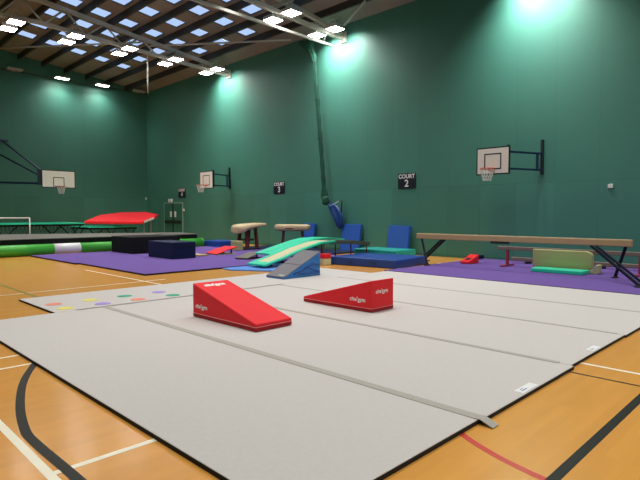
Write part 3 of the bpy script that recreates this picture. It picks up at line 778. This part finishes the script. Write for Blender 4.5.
# ------------------------------------------------------------------ signs and wall fittings
for d, yc, lb in (('2', 11.32, 'navy wall sign reading COURT 2'), ('3', 18.49, 'navy wall sign reading COURT 3'), ('4', 27.1, 'navy wall sign reading COURT 4, nearest the far corner')):
    t = thing('court_sign', lb, 'sign', (XW, yc, 2.72), 0, 'court number signs')
    obj('sign_panel', box(NB(), -.03, -.39, -.28, -.002, .39, .28), 'sign', t, bevel=.005)
    lettering('COURT', .21, 'label', t, frame_matrix((-.032, 0, .16), (0, -1, 0), (0, 0, 1)), bold=.006)
    lettering(d, .36, 'label', t, frame_matrix((-.032, 0, -.10), (0, -1, 0), (0, 0, 1)), name='number', bold=.008)
o = obj('wall_socket', box(NB(), XW - .04, 4.43, 2.22, XW - .001, 4.56, 2.33), 'plastic', bevel=.006); tag(o, 'small white square fitting alone on right wall', 'wall fitting')
o = obj('wall_fitting', box(NB(), 15.82, YE - .07, 2.40, 15.92, YE - .001, 2.55), 'plastic', bevel=.01); tag(o, 'tiny pale fitting on the end wall by the hall corner', 'wall fitting')
o = obj('exit_light', box(NB(), XW - .08, 28.2, 2.20, XW - .001, 28.6, 2.40), 'plastic', bevel=.01); tag(o, 'pale exit light fitting above the outlined double doors', 'exit light')
o = obj('wall_switch', box(NB(), XW - .05, 26.87, 1.66, XW - .001, 27.0, 1.80), 'plastic', bevel=.006); tag(o, 'small pale switch on wall right of the double doors', 'switch')
# double doors at the corner
t = bpy.data.objects.new('door_1', None); COL.objects.link(t); structure(t); t.location = (XW, 28.1, 0); t['label'] = 'green double doors with pale outline near the far corner'
w, h = 1.02, 2.12
b = NB(); box(b, -.05, -w - .07, 0, -.002, -w, h + .07); box(b, -.05, w, 0, -.002, w + .07, h + .07); box(b, -.05, -w, h, -.002, w, h + .07)
obj('door_frame', b, 'steel_edge', t)
for s in (-1, 1):
    lf = obj('door_leaf', box(NB(), -.04, min(s * .02, s * w), .01, -.003, max(s * .02, s * w), h), 'door_green', t)
    obj('push_bar', box(NB(), -.10, min(s * .1, s * (w - .1)), .98, -.04, max(s * .1, s * (w - .1)), 1.12), 'black', lf)
    obj('door_notice', box(NB(), -.045, s * .25 - .11, 1.32, -.041, s * .25 + .11, 1.66), 'label', lf)
obj('meeting_strip', box(NB(), -.06, -.05, .01, -.041, .05, h), 'black', t)

# ------------------------------------------------------------------ hanging net and bag
def wrinkled(bm, pts, seg=16, lobes=4, seed=0):
    """pts: (x,y,z,rx,ry)"""
    rnd = random.Random(seed); rings = []
    for (x, y, z, rx, ry) in pts:
        ph = rnd.random() * .6
        r = []
        for k in range(seg):
            a = 2 * math.pi * k / seg; q = 1 + .28 * math.sin(lobes * a + ph)
            r.append(bm.verts.new((x + rx * q * math.cos(a), y + ry * q * math.sin(a), z)))
        rings.append(r)
    for i in range(len(rings) - 1):
        for k in range(seg):
            bm.faces.new((rings[i][k], rings[i][(k + 1) % seg], rings[i + 1][(k + 1) % seg], rings[i + 1][k])).smooth = True
    bm.faces.new(rings[0]); bm.faces.new(rings[-1][::-1]); bmesh.ops.recalc_face_normals(bm, faces=bm.faces[:])
    return bm
t = thing('divider_net', 'dark green divider net gathered into a rope hanging on right wall', 'divider net', (0, 0, 0))
pts = []
for k in range(40):
    s = k / 39; z = 8.78 - s * 6.7
    y = 15.72 - .70 * s + .36 * max(0, 1 - s * 9)
    top_ = max(0, 1 - s * 7)
    r = .075 + .02 * math.sin(k * 1.7) + .26 * top_ ** 1.3 + (.07 if s > .93 else 0)
    pts.append((15.45, y + .1 * top_, z, .07 + .03 * top_, r))
obj('net_bundle', wrinkled(NB(), pts, 20, 5, 3), 'curtain', t)
for s in (.15, .38, .62, .86):
    z = 8.78 - s * 6.7; y = 15.72 - .70 * s
    tie = NB(); tube(tie, [(15.45 + .10 * math.cos(a), y + .12 * math.sin(a), z) for a in [2 * math.pi * q / 12 for q in range(13)]], .014, 6, cap=False)
    obj('tie_cord', tie, 'black', t)
obj('knot', superellipse_loft(NB(), [(15.33, .05, 1.98, 2.10), (15.38, .13, 1.88, 2.22), (15.48, .15, 1.86, 2.24), (15.56, .11, 1.9, 2.18), (15.60, .04, 2.0, 2.1)]), 'curtain', t).location = (-.05, 14.93, 0)
# sagging blue bag
t = thing('hanging_bag', 'sagging blue bag hanging from the foot of the green net', 'bag', (15.76, 14.48, 0))
bag = [(1.94, .50, .05, .10), (1.84, .40, .09, .20), (1.66, .25, .13, .26), (1.42, .08, .15, .22), (1.18, .0, .14, .17), (1.0, -.03, .10, .12), (.90, -.04, .05, .06)]
obj('bag_body', wrinkled(NB(), [(0, yy, z, rx, ry) for z, yy, rx, ry in bag], 20, 3, 5), 'bag', t, smooth=True)
obj('strap', tube(NB(), [(0, -.02, 1.2), (0, -.12, 1.60), (.0, -.12, 1.95), (.02, -.10, 2.10)], .03, 8), 'goal_dark', t)
obj('strap', tube(NB(), [(0, .50, 1.94), (0, .58, 2.10)], .02, 8), 'goal_dark', t)
obj('drawstring', tube(NB(), [(-.12, .38, 1.86), (-.13, .2, 1.90), (-.10, -.04, 2.02)], .012, 6), 'label', t)

# ------------------------------------------------------------------ sky seen through the rooflights
w = bpy.data.worlds.new('sky'); sc.world = w; w.use_nodes = True
bg = w.node_tree.nodes['Background']; bg.inputs[0].default_value = (.47, .62, .92, 1); bg.inputs[1].default_value = 1.0

# ------------------------------------------------------------------ camera
cam = bpy.data.cameras.new('camera'); co = bpy.data.objects.new('camera', cam); COL.objects.link(co)
cam.sensor_width = 36; cam.lens = 522 / 640 * 36; cam.clip_start = .05; cam.clip_end = 200
co.location = (0, 0, 1.5); co.rotation_euler = (R(90 - 2.851), 0, R(-45.292))
sc.camera = co
sc.view_settings.view_transform = 'Standard'; sc.view_settings.look = 'None'
sc.view_settings.gamma = 1; sc.view_settings.use_curve_mapping = False; sc.view_settings.exposure = .12
sc.cycles.max_bounces = 6; sc.cycles.diffuse_bounces = 4; sc.cycles.transparent_max_bounces = 8
sc.cycles.use_denoising = True
sc.cycles.sample_clamp_indirect = 6
